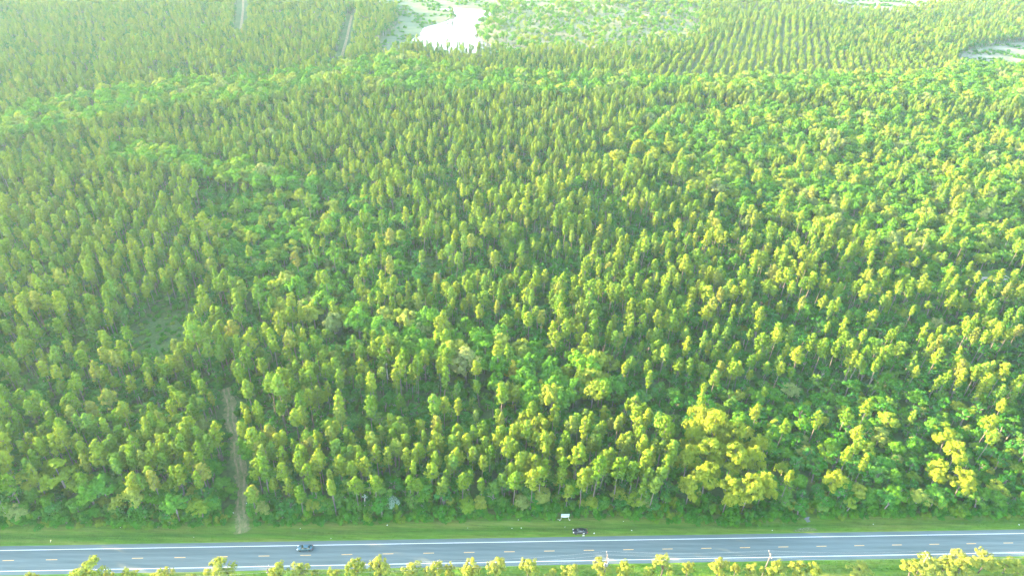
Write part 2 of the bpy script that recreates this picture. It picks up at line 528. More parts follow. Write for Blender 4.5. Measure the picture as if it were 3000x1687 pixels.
track = strip('dirt_track', TRACK, 2.0, 0.30, M['dirt'], sub=10, jit=0.45)
strip('wheel_rut', TRACK, 0.34, 0.315, M['rut'], off=0.8, sub=10, jit=0.12, kind=False).parent = track
strip('wheel_rut', TRACK, 0.34, 0.315, M['rut'], off=-0.8, sub=10, jit=0.12, kind=False).parent = track
sheet('gravel_apron', [(84, 5.0), (93, 5.05), (92.6, 6.3), (91, 7.0), (87, 6.6), (85, 6.0)], 0.372, M['gravel'], 0.5)
sheet('sandy_patch', [(238, 157), (247, 156), (258, 157.5), (259, 154), (249, 153), (239, 153.5)], -0.18, M['sand'], 0.6)
sheet('clearing_meadow', ZONES['clearing'], -0.19, M['meadow'], 1.0)
sheet('marsh', ZONES['marsh'], 0.30, M['marsh'])
sheet('lake_meadow', ZONES['lake_head'], 0.26, M['marsh'])
sheet('scrub_land', ZONES['scrub'], 0.34, M['scrub'])
sheet('lake', ZONES['lake'], 0.40, M['water'], 2.0)
sheet('distant_field', ZONES['field_far'], 0.30, M['field'], 6.0)
sheet('distant_field', ZONES['field_right'], 0.30, M['field'], 5.0)
strip('sand_track', CUT_A, 1.3, 0.30, M['rut'])
strip('sand_track', CUT_B, 1.3, 0.30, M['rut'])
strip('sand_track', [(60, 640), (95, 600), (110, 560)], 1.4, 0.40, M['rut'])

# ------------------------------------------------------------------ trees: the shapes
def leaf_cloud(C, rad, per, size, g, flat=0.8, outward=0.6, hub=None):
    """leaf-sized triangles on the skins of many small clumps"""
    C = np.asarray(C, float)
    N = len(C) * per
    c = np.repeat(C, per, axis=0)
    r = np.repeat(np.asarray(rad, float), per)
    d = g.normal(size=(N, 3))
    d /= np.linalg.norm(d, axis=1)[:, None]
    p = c + d * (r * g.uniform(.55, 1.05, N))[:, None] * np.array([1, 1, flat])
    nrm = d * outward + g.normal(size=(N, 3)) * .3 + np.array([0, 0, .2])
    if hub is not None:                       # leaves face out of the crown as a whole, too
        o = p - np.column_stack([np.zeros(N), np.zeros(N), np.clip(p[:, 2], *hub)])
        nrm += .7 * o / (np.linalg.norm(o, axis=1)[:, None] + .3)
    nrm /= np.linalg.norm(nrm, axis=1)[:, None]
    a = np.cross(nrm, g.normal(size=(N, 3)))
    a /= np.linalg.norm(a, axis=1)[:, None]
    b = np.cross(nrm, a)
    s = size * g.uniform(.6, 1.3, N)[:, None]
    v = np.stack([p + a * s, p - a * s * .5 + b * s * .75, p - a * s * .5 - b * s * .75], 1).reshape(-1, 3)
    return v, np.arange(N * 3).reshape(-1, 3)


def pine_shape(seed, h=18.0, w=4.8, base=0.5, n=42, per=22, lean=0.0):
    g = np.random.default_rng(seed)
    cb = h * base
    C, rad = [], []
    limbs = MB()
    lx, ly = g.normal(0, .25, 2)
    axis = lambda z: Vector((lx * (z / h) ** 2 + 0.12 * math.sin(z * .6 + seed), ly * (z / h) ** 2, z))
    sector = g.uniform(.7, 1.15, 7)
    for i in range(n):
        t = (i + g.uniform(0, 1)) / n
        z = cb + (h - cb - .6) * t
        env = w / 2 * math.sqrt(max(.06, 1 - (max(0, t - .3) / .72) ** 2)) * min(1, .62 + 1.4 * t)
        a = i * 2.399 + g.uniform(-.5, .5)
        env *= sector[int((a % (2 * math.pi)) / 2 / math.pi * 7)]
        rr = env * g.uniform(.35, 1.0)
        q = axis(z)
        p = q + Vector((math.cos(a) * rr, math.sin(a) * rr, g.uniform(-.2, .5)))
        C.append(p)
        rad.append(g.uniform(.5, .85) * (.75 + .35 * (1 - t)) * (w / 4.0) ** .6)
        if i % 3 == 0:
            limbs.tube([axis(z - .5), p], [.07, .03], 3, False)
    C.append(axis(h - .5)); rad.append(.5)
    lo = []
    for i in range(int(g.integers(0, 3))):   # stray low branch
        z = cb * g.uniform(.72, .95)
        a = g.uniform(0, 6.28)
        p = axis(z) + Vector((math.cos(a), math.sin(a), .25)) * g.uniform(.8, w * .4)
        C.append(p); rad.append(.5)
        limbs.tube([axis(z - .3), p], [.06, .03], 3, False)
    v, f = leaf_cloud(C, rad, per, .30, g, .75, hub=(cb, h - 1.5))
    limbs.tube([axis(z) - Vector((0, 0, .5 if z == 0 else 0)) for z in (0, h * .25, h * .5, h * .75, h * .97)], [.19, .16, .13, .08, .03], 6)
    return (v, f), (limbs.v, limbs.f)


def broad_shape(seed, h=14.0, w=9.0, n=46, per=34, low=.30, size=.42):
    g = np.random.default_rng(seed)
    C, rad = [], []
    limbs = MB()
    # several big lobes, each with smaller clumps: an uneven, billowing outline
    lobes = []
    for i in range(7):
        a = i * 2.399 + g.uniform(-.4, .4)
        rr = w / 2 * (0 if i == 0 else g.uniform(.42, .62))
        z = h * (.74 if i == 0 else g.uniform(.48, .70))
        lobes.append((Vector((math.cos(a) * rr, math.sin(a) * rr, z)), w / 2 * g.uniform(.40, .56)))
    for i in range(n):
        c, R_ = lobes[i % 7]
        d = g.normal(size=3)
        d[2] = d[2] * .8 + .35
        d /= np.linalg.norm(d)
        p = c + Vector(d) * R_ * g.uniform(.6, 1.0)
        p.z = max(p.z, h * low)
        C.append(p)
        rad.append(g.uniform(.7, 1.15) * w / 9.0)
    v, f = leaf_cloud(C, rad, per, size, g, .72, hub=(h * .4, h * .5))
    top = Vector((g.normal(0, .3), g.normal(0, .3), h * .42))
    limbs.tube([Vector((0, 0, -.5)), Vector((0, 0, h * .2)), top], [.3, .25, .2], 6)
    for c, R_ in lobes:
        mid = top.lerp(c, .5) + Vector((0, 0, .5))
        limbs.tube([top, mid, c], [.15, .1, .04], 4, False)
    return (v, f), (limbs.v, limbs.f)


def shrub_shape(seed, h=2.6, w=3.4, n=14, per=26):
    g = np.random.default_rng(seed)
    C, rad = [], []
    for i in range(n):
        a = g.uniform(0, 6.28)
        rr = w / 2 * math.sqrt(g.uniform(0, 1)) * .8
        C.append((math.cos(a) * rr, math.sin(a) * rr, h * g.uniform(.3, .85) * (1 - .45 * (rr / (w / 2)) ** 2)))
        rad.append(g.uniform(.4, .75) * w / 3.4)
    v, f = leaf_cloud(C, rad, per, .3, g, .85, hub=(0, .5))
    st = MB()
    for i in range(4):
        a = g.uniform(0, 6.28)
        st.tube([(0, 0, -.3), (math.cos(a) * .3, math.sin(a) * .3, h * .3), (math.cos(a) * w * .25, math.sin(a) * w * .25, h * .6)], [.06, .05, .02], 3, False)
    return (v, f), (st.v, st.f)


class Kind:
    """prototype meshes of one kind of plant: crown and trunk apart, and both joined for the far mass"""
    def __init__(self, name, shapes, leaf, bark, part=('crown', 'trunk')):
        self.name, self.part = name, part
        self.crown, self.trunk, self.both = [], [], []
        for k, ((v, f), (tv, tf)) in enumerate(shapes):
            self.crown.append(mesh_of(name + '_' + part[0], v, f, [leaf]))
            self.trunk.append(mesh_of(name + '_' + part[1], tv, tf, [bark], smooth=True))
            o = len(v)
            V = [tuple(p) for p in v] + [tuple(p) for p in tv]
            F = [tuple(q) for q in f] + [tuple(i + o for i in q) for q in tf]
            self.both.append(mesh_of(name, V, F, [leaf, bark], [0] * len(f) + [1] * len(tf)))

    def place(self, k, loc, rz, sc, label, cat, group, name=None):
        e = bpy.data.objects.new(name or self.name, None)
        COL.objects.link(e)
        e.empty_display_size = .5
        e.location = loc
        e.rotation_euler = (0, 0, rz)
        e.scale = sc
        k %= len(self.crown)
        c = bpy.data.objects.new(self.part[0], self.crown[k])
        t = bpy.data.objects.new(self.part[1], self.trunk[k])
        for o in (c, t):
            COL.objects.link(o)
            o.parent = e
        return tag(e, label, cat, group)


NP = 9
K_PINE = Kind('pine_tree', [pine_shape(100 + i, 18, 3.0 + .5 * (i % 4), .56 + .035 * (i % 5), 36, 28) for i in range(NP)], M['pine'], M['bark'])
K_BROAD = Kind('broadleaf_tree', [broad_shape(200 + i, 12.5 + (i % 3), 7.4 + .7 * (i % 4), 54, 40, .28, .34) for i in range(8)], M['broad'], M['bark_broad'])
K_UNDER = Kind('young_tree', [broad_shape(250 + i, 8.5 + (i % 3), 4.8 + .4 * (i % 3), 34, 24, .12, .28) for i in range(6)], M['under'], M['bark_broad'])
K_SHRUB = Kind('shrub', [shrub_shape(300 + i) for i in range(6)], M['shrub'], M['bark_broad'], ('foliage', 'stem'))
K_GROVE = Kind('grove_tree', [broad_shape(400 + i, 22, 11.0, 84, 40, .34, .42) for i in range(4)], M['grove'], M['bark'])
K_YOUNG = Kind('roadside_tree', [broad_shape(500 + i, 11, 6.5, 50, 44, .36, .25) for i in range(5)], M['young'], M['bark_dark'])

# ------------------------------------------------------------------ where every tree stands
SUN_SIDE = -560


def grid_points(s0, s1, n0, n1, step, jit):
    S, N = np.meshgrid(np.arange(s0, s1, step), np.arange(n0, n1, step))
    P = np.stack([S.ravel(), N.ravel()], 1)
    P[:, 0] += (np.round((P[:, 1] - n0) / step) % 2) * step * .5
    return P + rng.uniform(-jit, jit, P.shape) * step


def wedge(P, pad):
    """what the camera can see, with a margin; more margin towards the sun for the shadows"""
    s, n = P[:, 0], P[:, 1]
    return (s > -170 - .52 * n - pad - 110 * np.exp(-np.maximum(n, 0) / 120)) & (s < 172 + .76 * n + pad)


def lump(P, scale, seed):
    g = np.random.default_rng(seed)
    z = np.zeros(len(P))
    for i in range(6):
        k = g.normal(size=2)
        k *= 2 * math.pi / (scale * g.uniform(.6, 1.8)) / np.linalg.norm(k)
        z += np.sin(P @ k + g.uniform(0, 6.28))
    return z / 3.0


def edge_gap(P):
    return P[:, 1] - np.interp(P[:, 0], EDGE_S, EDGE_N)


Z_IN = lambda P, *names: np.any([inside(P, ZONES[k]) for k in names], axis=0)
OPEN = ('clearing', 'clearing_small', 'sandy_spot', 'lake', 'marsh', 'scrub', 'lake_head', 'field_far', 'field_right')
BELTS = ('belt_mid', 'belt_far', 'belt_left', 'belt_left_near')
MIXED = ('green_mix', 'lush_right', 'low_right', 'edge_left')


def clear_of(P, margin=0.0):
    ok = edge_gap(P) > 1.0 + margin
    ok &= ~Z_IN(P, *OPEN)
    ok &= ~near_line(P, TRACK, 3.3 + margin * .5) & ~near_line(P, CUT_A, 7.0) & ~near_line(P, CUT_B, 6.0)
    return ok


pines, broads, shrubs = [], [], []      # rows: s, n, height scale, width scale

# pines: natural stand
P = grid_points(-760, 1000, 8, 1010, 4.4, .5)
P = P[wedge(P, 60) & clear_of(P, 1.5) & ~Z_IN(P, 'rows_left', 'rows_far', 'grove')]
belt, mixd = Z_IN(P, *BELTS), Z_IN(P, *MIXED)
dens = np.where(belt, .05, np.where(mixd, .18, .52))
dens = np.where(Z_IN(P, 'low_right'), .07, dens)
dens = np.where(Z_IN(P, 'edge_left'), .4, dens)
dens = np.where(Z_IN(P, 'green_mix'), .12, dens)
dens *= np.clip(1.0 + .75 * lump(P, 38, 1), .15, 1.3)
dens = np.where((edge_gap(P) < 26) & ~mixd, .95, dens)
dens = np.where((P[:, 0] > 110) & (P[:, 1] > 70), dens * .75, dens)
keep = rng.uniform(size=len(P)) < dens
P = P[keep]
hs = (0.95 + .12 * lump(P, 70, 2) + rng.normal(0, .15, len(P))).clip(.5, 1.4)
hs *= np.interp(P[:, 1], [160, 300, 600], [1.0, .86, .66])
hs = np.where((edge_gap(P) > 9) & (edge_gap(P) < 34), np.maximum(hs, .98), hs)
pines.append(np.column_stack([P, hs, hs ** .5 * rng.uniform(.8, 1.25, len(P)) * np.interp(P[:, 1], [160, 300, 600], [1.0, .9, .86])]))

# finer stand far off
P = grid_points(-760, 1000, 260, 1010, 4.6, .5)
P = P[wedge(P, 60) & clear_of(P, 1.5) & ~Z_IN(P, 'rows_left', 'rows_far') & ~Z_IN(P, *BELTS) & ~Z_IN(P, *MIXED)]
P = P[rng.uniform(size=len(P)) < np.interp(P[:, 1], [260, 420], [.15, .5])]
hs = np.interp(P[:, 1], [260, 600], [.8, .6]) + rng.normal(0, .12, len(P))
hs = hs.clip(.4, 1.1)
pines.append(np.column_stack([P, hs, hs ** .5 * rng.uniform(.75, 1.1, len(P))]))

# pines: planted rows
def rows(zone, du, pitch, along):
    du = np.array(du) / np.linalg.norm(du)
    dv = np.array([-du[1], du[0]])
    c = np.mean(np.array(ZONES[zone], float), axis=0)
    A, B = np.meshgrid(np.arange(-400, 400, along), np.arange(-400, 400, pitch))
    A, B = A.ravel() + rng.normal(0, .6, A.size), B.ravel() + rng.normal(0, 1.05, A.size)
    Q = c + A[:, None] * du + B[:, None] * dv
    Q = Q[inside(Q, ZONES[zone]) & clear_of(Q)]
    Q = Q[rng.uniform(size=len(Q)) < .9]
    h = rng.normal(1.0, .1, len(Q)).clip(.7, 1.25) * (.66 if zone == 'rows_far' else 1.0)
    pines.append(np.column_stack([Q, h, rng.uniform(.8, 1.1, len(Q))]))


Q = np.column_stack([rng.uniform(-128, -100, 26), rng.uniform(25, 38, 26)])  # extra tall pines, added to keep the low sun off the road
Q = Q[~near_line(Q, TRACK, 3.2)]
pines.append(np.column_stack([Q, rng.uniform(1.0, 1.25, len(Q)), rng.uniform(.95, 1.2, len(Q))]))

rows('rows_left', (-11.2, 62), 7.6, 3.9)
rows('rows_far', (33, 82), 7.4, 3.3)

# broadleaf belts and mixed wood
P = grid_points(-700, 1000, 9, 960, 6.6, .38)
P = P[wedge(P, 50) & clear_of(P, 1.0) & ~Z_IN(P, 'rows_left', 'rows_far', 'grove')]
belt, mixd = Z_IN(P, *BELTS), Z_IN(P, *MIXED)
dens = np.where(belt, .97, np.where(mixd, .9, np.where(edge_gap(P) < 26, .45, .10 + .1 * lump(P, 60, 5))))
P = P[rng.uniform(size=len(P)) < dens]
belt = Z_IN(P, *BELTS)
hs = np.where(belt, 1.2, .72 + .14 * lump(P, 80, 6)) + rng.normal(0, .16, len(P))
hs = np.where((P[:, 0] > 110) & (P[:, 1] > 70), hs + .12, hs)
hs = np.where(Z_IN(P, 'lush_right'), hs + .12, hs).clip(.4, 1.4)
hs = np.where(Z_IN(P, 'low_right'), hs * .82, hs)
hs = np.where(Z_IN(P, 'edge_left'), hs * 1.45, hs)
broads.append(np.column_stack([P, hs, (hs ** .7 * rng.uniform(.75, 1.2, len(P)) * np.where(belt, 1.12, 1.0)).clip(.4, 1.4)]))
# green young growth under and between the pines
P = grid_points(-620, 900, 12, 760, 4.3, .5)
P = P[wedge(P, 30) & clear_of(P, 1.0) & ~Z_IN(P, 'belt_mid', 'grove', 'rows_far')]
P = P[rng.uniform(size=len(P)) < np.where(Z_IN(P, 'rows_left'), .35, .85)]
hs = rng.uniform(.45, 1.15, len(P)) * (1 + .22 * lump(P, 50, 8)).clip(.6, 1.4) * np.where(Z_IN(P, 'rows_left'), .6, 1.0)
unders = np.column_stack([P, hs, hs ** .5 * rng.uniform(.75, 1.25, len(P))])
# scattered small trees on the scrub and round the lake
P = grid_points(-160, 300, 500, 820, 6.5, .48)
P = P[Z_IN(P, 'scrub')]
P = P[rng.uniform(size=len(P)) < .5 + .4 * (lump(P, 60, 9) > 0)]
hs = rng.uniform(.25, .95, len(P))
broads.append(np.column_stack([P, hs, hs]))

P = grid_points(-170, 700, 490, 960, 4.2, .48)
P = P[Z_IN(P, 'scrub', 'marsh', 'lake_head', 'field_far', 'field_right') & ~Z_IN(P, 'lake')]
P = P[rng.uniform(size=len(P)) < .7]
wet = Z_IN(P, 'marsh', 'lake_head', 'field_far', 'field_right')
k = ~wet | (lump(P, 30, 21) > -.1)
P, wet = P[k], wet[k]
hs = np.where(wet, rng.uniform(.4, 1.5, len(P)), rng.uniform(.25, .8, len(P)))
shrubs.append(np.column_stack([P, hs, np.where(wet, 1.3, hs ** .5)]))
# undergrowth
P = grid_points(-480, 620, 8, 420, 3.3, .45)
P = P[wedge(P, 20) & (edge_gap(P) > 1.0) & ~near_line(P, TRACK, 2.0) & ~Z_IN(P, 'sandy_spot')]
near = edge_gap(P) < 9
opn = Z_IN(P, 'clearing', 'clearing_small')
k = rng.uniform(size=len(P)) < np.where(near | opn, .97, .72)
P, near, opn = P[k], near[k], opn[k]
hs = rng.uniform(.6, 1.7, len(P)) * np.where(opn, .42, 1.0) * np.where(near, 1.15, 1.0)
shrubs.append(np.column_stack([P, hs, hs ** .5 * rng.uniform(.8, 1.3, len(P))]))
# the hedge-like front of the wood
S = np.concatenate([np.arange(-260, 300, 1.9), np.arange(-260, 300, 1.7)])
back_row = np.arange(len(S)) > 294
P = np.column_stack([S + rng.uniform(-.9, .9, len(S)), np.interp(S, EDGE_S, EDGE_N) + np.where(back_row, rng.uniform(2.0, 6.0, len(S)), rng.uniform(.3, 2.2, len(S)))])
hs = np.where(back_row, rng.uniform(.9, 2.1, len(S)), rng.uniform(.5, 1.4, len(S)))
k = ~near_line(P, TRACK, 3.8)
P, hs = P[k], hs[k]
shrubs.append(np.column_stack([P, hs, rng.uniform(.75, 1.2, len(P))]))
# small trees and tall bushes crowding the front of the wood
S = np.arange(-260, 300, 4.6)
P = np.column_stack([S + rng.uniform(-1.8, 1.8, len(S)), np.interp(S, EDGE_S, EDGE_N) + rng.uniform(2.5, 8.5, len(S))])
P = P[~near_line(P, TRACK, 5.0) & ~Z_IN(P, 'grove') & (rng.uniform(size=len(P)) < .8)]
hs = rng.uniform(.32, .72, len(P))
broads.append(np.column_stack([P, hs, hs ** .6 * rng.uniform(.65, .95, len(P))]))

pines, broads, shrubs = map(np.vstack, (pines, broads, shrubs))
def keep_out(rows_, s, n, rs, rn):
    return rows_[~((np.abs(rows_[:, 0] - s) < rs) & (np.abs(rows_[:, 1] - n) < rn))]
shrubs = keep_out(keep_out(shrubs, 12.1, 11.4, 2.6, 2.0), 91.5, 10.0, 2.2, 2.8)
pines = keep_out(keep_out(pines, 91.5, 10, 3, 6), -43, 16, 4, 4)
broads = keep_out(keep_out(keep_out(broads, 91.5, 10, 3, 6), -43, 15, 5.5, 6), 12.1, 11, 4, 5)


# trees by the roadside on the camera's side: s, n, height, crown radius
YOUNG = [(-138.5, -10.3, 12.3, 2.4), (-121.7, -11.0, 18.6, 5.5), (-118.1, -10.6, 12.1, 2.2), (-111.6, -11.1, 14.0, 3.0), (-102.7, -11.2, 14.1, 3.4), (-96.3, -9.9, 9.2, 1.9), (-87.6, -9.8, 12.4, 5.5), (-70.9, -11.6, 16.7, 3.2), (-65.3, -10.4, 14.7, 3.2), (-61.3, -10.3, 10.8, 1.7), (-56.2, -12.0, 15.3, 2.4), (-50.3, -10.8, 16.7, 3.6), (-43.1, -11.6, 18.7, 3.6), (-34.2, -10.8, 13.4, 3.6), (-28.1, -11.2, 15.3, 3.2), (-23.8, -10.1, 13.1, 2.2), (-17.7, -11.2, 15.9, 3.6), (-10.6, -11.7, 17.9, 3.4), (-1.1, -11.0, 14.9, 3.6), (5.4, -11.4, 9.5, 2.4), (10.8, -11.3, 12.3, 3.4), (20.1, -9.9, 11.9, 3.2), (26.7, -11.5, 12.1, 3.6), (34.0, -11.1, 10.0, 2.2), (37.9, -10.5, 14.9, 3.6), (45.8, -9.9, 10.3, 2.4), (53.7, -11.7, 14.6, 3.4), (59.6, -10.8, 9.8, 1.9), (64.1, -11.4, 10.1, 2.7), (70.7, -11.7, 11.2, 4.4), (77.8, -11.4, 11.5, 3.6), (82.5, -11.8, 10.9, 2.9), (97.7, -10.7, 6.1, 4.4), (112.9, -11.6, 9.6, 4.1), (117.4, -10.8, 11.4, 4.9), (121.9, -11.9, 13.6, 4.9), (127.7, -11.7, 14.4, 4.9), (136.2, -10.0, 11.3, 4.4), (143.9, -10.1, 7.7, 4.1), (148.7, -10.3, 4.3, 3.6)]
# the tall golden grove beside the verge: s, n, height scale, width scale
GROVE = [(52, 15, .84, .72), (58, 18, .98, .85), (64, 13, .9, .78), (70, 12.5, 1.0, .9), (76, 15, .9, .8), (54, 26, .95, .8), (61, 27, 1.05, .95), (68, 24, 1.08, .98), (75, 25, .95, .8), (58, 36, 1.0, .85), (65, 37, 1.18, 1.05), (72, 35, 1.05, .85), (79, 32, .85, .7), (63, 44, .95, .8)]

CLUMP_FAR = [(74, 257), (75, 279), (75, 306), (83, 266), (92, 296), (93, 329), (99, 283), (104, 315), (112, 294)]
CLUMP_RIGHT = [(101, 18), (138, 21), (143, 16), (147, 27), (150, 36)]
for q in CLUMP_FAR + CLUMP_RIGHT:
    pines, broads = keep_out(pines, q[0], q[1], 4, 4), keep_out(broads, q[0], q[1], 4, 4)

# ------------------------------------------------------------------ the trees one can tell apart, each its own object
ORD = 'first second third fourth fifth sixth seventh eighth ninth tenth eleventh twelfth thirteenth fourteenth fifteenth sixteenth seventeenth eighteenth nineteenth twentieth'.split()
TENS = {2: 'twenty', 3: 'thirty', 4: 'forty', 5: 'fifty', 6: 'sixty', 7: 'seventy', 8: 'eighty', 9: 'ninety'}


def ordinal(i):
    if i < 20: return ORD[i]
    t, u = divmod(i + 1, 10)
    return (TENS[t][:-1] + 'ieth') if u == 0 else TENS[t] + '-' + ORD[u - 1]


SECTORS = [(-999, 'left of the dirt track'), (-92, 'between dirt track and pale bush'), (-43, 'between pale bush and signboard'), (12, 'between signboard and tall grove'),
           (45, 'by the tall grove'), (80, 'between tall grove and culvert'), (91, 'just right of the culvert'), (125, 'far right of the culvert')]


def sector(s, n=0):
    k = max(i for i, (a, _) in enumerate(SECTORS) if s >= a)
    return k


def named(rows_, width):
    """(row, rank, sector, order) for each tree, so that each can be pointed at"""
    rank = np.floor(np.maximum(edge_gap(rows_), 0) / width).astype(int)
    sec = np.array([sector(s) for s in rows_[:, 0]])
    res = [None] * len(rows_)
    for r in set(rank):
        for c in set(sec):
            idx = [i for i in np.where((rank == r) & (sec == c))[0]]
            idx.sort(key=lambda i: rows_[i, 0])
            for q, i in enumerate(idx):
                res[i] = (r, c, q)
    return res


def in_view(P):
    return (P[:, 0] > -154 - .50 * P[:, 1]) & (P[:, 0] < 154 + .66 * P[:, 1])


def split_nearest(rows_, count):
    v = np.where(in_view(rows_))[0]
    # how large it shows: size against distance from the road
    score = rows_[v, 2] * 60.0 / (220.0 + rows_[v, 1]) - rows_[v, 1] * .004
    pick = v[np.argsort(-score)[:count]]
    m_ = np.zeros(len(rows_), bool)
    m_[pick] = True
    return rows_[m_], rows_[~m_]


def individuals(kind, rows_, width, what, cat, group, noun):
    for (s, n, h, w), (r, c, q), k in zip(rows_, named(rows_, width), range(len(rows_))):
        row = 'at the wood edge' if r == 0 else 'rank ' + ORD[min(r, 19)]
        label = f"{what(h)}, {ordinal(q)} from left, {ORD[min(r, 19)]} rank back, {SECTORS[c][1]}"
        kind.place(int(rng.integers(99)), W(s, n, -.25 if n > 16 else .1), rng.uniform(0, 6.28), (w, w, h), label, cat, group)


p_near, p_far = split_nearest(pines, 300)
b_near, b_far = split_nearest(broads, 300)
s_near, s_far = split_nearest(shrubs, 300)
individuals(K_PINE, p_near, 6.0, lambda h: 'tall pine' if h > 1.05 else ('short pine' if h < .8 else 'slender pine'), 'pine tree', 'pines in the front of the wood', 'pine')
individuals(K_BROAD, b_near, 8.0, lambda h: 'tall leafy tree' if h > 1.0 else ('low leafy tree' if h < .65 else 'leafy tree'), 'tree', 'broadleaf trees in the front of the wood', 'tree')
individuals(K_SHRUB, s_near, 3.0, lambda h: 'tall shrub' if h > 1.1 else ('low shrub' if h < .7 else 'green shrub'), 'shrub', 'shrubs along the front of the wood', 'shrub')

for k, (s, n, h, w) in enumerate(GROVE):
    ranks = ['front', 'front', 'front', 'front', 'front', 'second', 'second', 'second', 'second', 'third', 'third', 'third', 'third', 'rearmost']
    pos = ['first', 'second', 'third', 'fourth', 'fifth', 'first', 'second', 'third', 'fourth', 'first', 'second', 'third', 'fourth', 'only']
    K_GROVE.place(k, W(s, n, 0), k * 1.7, (w, w, h), f"tall broad-crowned golden tree, {pos[k]} from left in the {ranks[k]} row of the grove", 'tree', 'tall golden trees in the grove')
for k, (s, n) in enumerate(CLUMP_FAR):
    K_GROVE.place(k, W(s, n, -.4), k * 1.3, (.95, .95, .82), f"pale golden round-crowned tree, {ordinal(k)} of the distant clump amid the pines", 'tree', 'distant clump of pale golden trees')
for k, (s, n) in enumerate(CLUMP_RIGHT):
    K_GROVE.place(k + 2, W(s, n, -.2), k * 1.9, (.68 + .05 * (k % 3), .68 + .05 * (k % 3), .72 + .06 * (k % 4)), f"golden tree standing above green scrub right of the grove, {ordinal(k)} from left", 'tree', 'golden trees right of the grove')

for k, (s, n, h, r) in enumerate(YOUNG):
    size = 'bushy' if r > 3.8 else ('small' if h < 9 else 'upright')
    K_YOUNG.place(k, W(s, n, .1), k * 2.1, (r / 3.9, r / 3.9, h / 12.3), f"{size} yellow-green roadside tree across the road from the wood, {ordinal(k)} from left", 'tree', 'yellow-green trees along the near verge')

# ------------------------------------------------------------------ the rest of the wood: one mass for each kind
def mass(name, kind, rows_, label, cat, zbase=-.25):
    me = bpy.data.meshes.new(name + '_points')
    N = len(rows_)
    xy = Wa(rows_[:, :2])
    pts = np.column_stack([xy, np.full(N, zbase) - .4 * np.clip((rows_[:, 1] - 140) / 60, 0, 1)])
    me.from_pydata([tuple(p) for p in pts.tolist()], [], [])
    a = me.attributes.new('turn', 'FLOAT_VECTOR', 'POINT')
    tilt = rng.normal(0, .03, (N, 2))
    a.data.foreach_set('vector', np.column_stack([tilt, rng.uniform(0, 6.28, N)]).ravel())
    a = me.attributes.new('size', 'FLOAT_VECTOR', 'POINT')
    a.data.foreach_set('vector', np.column_stack([rows_[:, 3], rows_[:, 3], rows_[:, 2]]).ravel())
    a = me.attributes.new('shape', 'INT', 'POINT')
    a.data.foreach_set('value', rng.integers(0, len(kind.both), N).astype(np.int32))
    o = obj(name, me)
    ng = bpy.data.node_groups.new(name + '_scatter', 'GeometryNodeTree')
    ng.interface.new_socket('Geometry', in_out='INPUT', socket_type='NodeSocketGeometry')
    ng.interface.new_socket('Geometry', in_out='OUTPUT', socket_type='NodeSocketGeometry')
    gi, go = ng.nodes.new('NodeGroupInput'), ng.nodes.new('NodeGroupOutput')
    iop = ng.nodes.new('GeometryNodeInstanceOnPoints')
    iop.inputs['Pick Instance'].default_value = True
    join = ng.nodes.new('GeometryNodeJoinGeometry')
    for k in reversed(range(len(kind.both))):
        p = bpy.data.objects.new(kind.name + '_source', kind.both[k])
        oi = ng.nodes.new('GeometryNodeObjectInfo')
        oi.inputs['Object'].default_value = p
        oi.inputs['As Instance'].default_value = False
        g2 = ng.nodes.new('GeometryNodeGeometryToInstance')
        ng.links.new(oi.outputs['Geometry'], g2.inputs[0])
        ng.links.new(g2.outputs[0], join.inputs[0])
    ng.links.new(gi.outputs[0], iop.inputs['Points'])
    ng.links.new(join.outputs[0], iop.inputs['Instance'])
    for nm, ty, sock in (('turn', 'FLOAT_VECTOR', 'Rotation'), ('size', 'FLOAT_VECTOR', 'Scale'), ('shape', 'INT', 'Instance Index')):
        na = ng.nodes.new('GeometryNodeInputNamedAttribute')
        na.data_type = ty
        na.inputs[0].default_value = nm
        out = [q for q in na.outputs if q.enabled and q.name == 'Attribute'][0]
        if nm == 'turn':
            e2r = ng.nodes.new('FunctionNodeEulerToRotation')
            ng.links.new(out, e2r.inputs[0])
            out = e2r.outputs[0]
        ng.links.new(out, iop.inputs[sock])
    ng.links.new(iop.outputs[0], go.inputs[0])
    md = o.modifiers.new('scatter', 'NODES')
    md.node_group = ng
    return tag(o, label, cat, kind='stuff')


mass('pine_forest', K_PINE, p_far, 'yellow-green pine forest stretching away behind the front trees', 'forest')
mass('broadleaf_forest', K_BROAD, b_far, 'belts of rounded green broadleaf wood winding through the pine forest', 'forest')
mass('young_growth', K_UNDER, unders, 'deep green young growth filling the wood between and under the pines', 'young growth')
mass('undergrowth', K_SHRUB, s_far, 'low green undergrowth filling the gaps between the trees', 'undergrowth')
print('trees', len(pines), len(broads), len(shrubs))

# ------------------------------------------------------------------ odd trees out
def lone(name, shape, leaf, bark, s, n, rz, label, cat='tree', sc=(1, 1, 1)):
    return Kind(name, [shape], leaf, bark).place(0, W(s, n, -.2), rz, sc, label, cat, None)


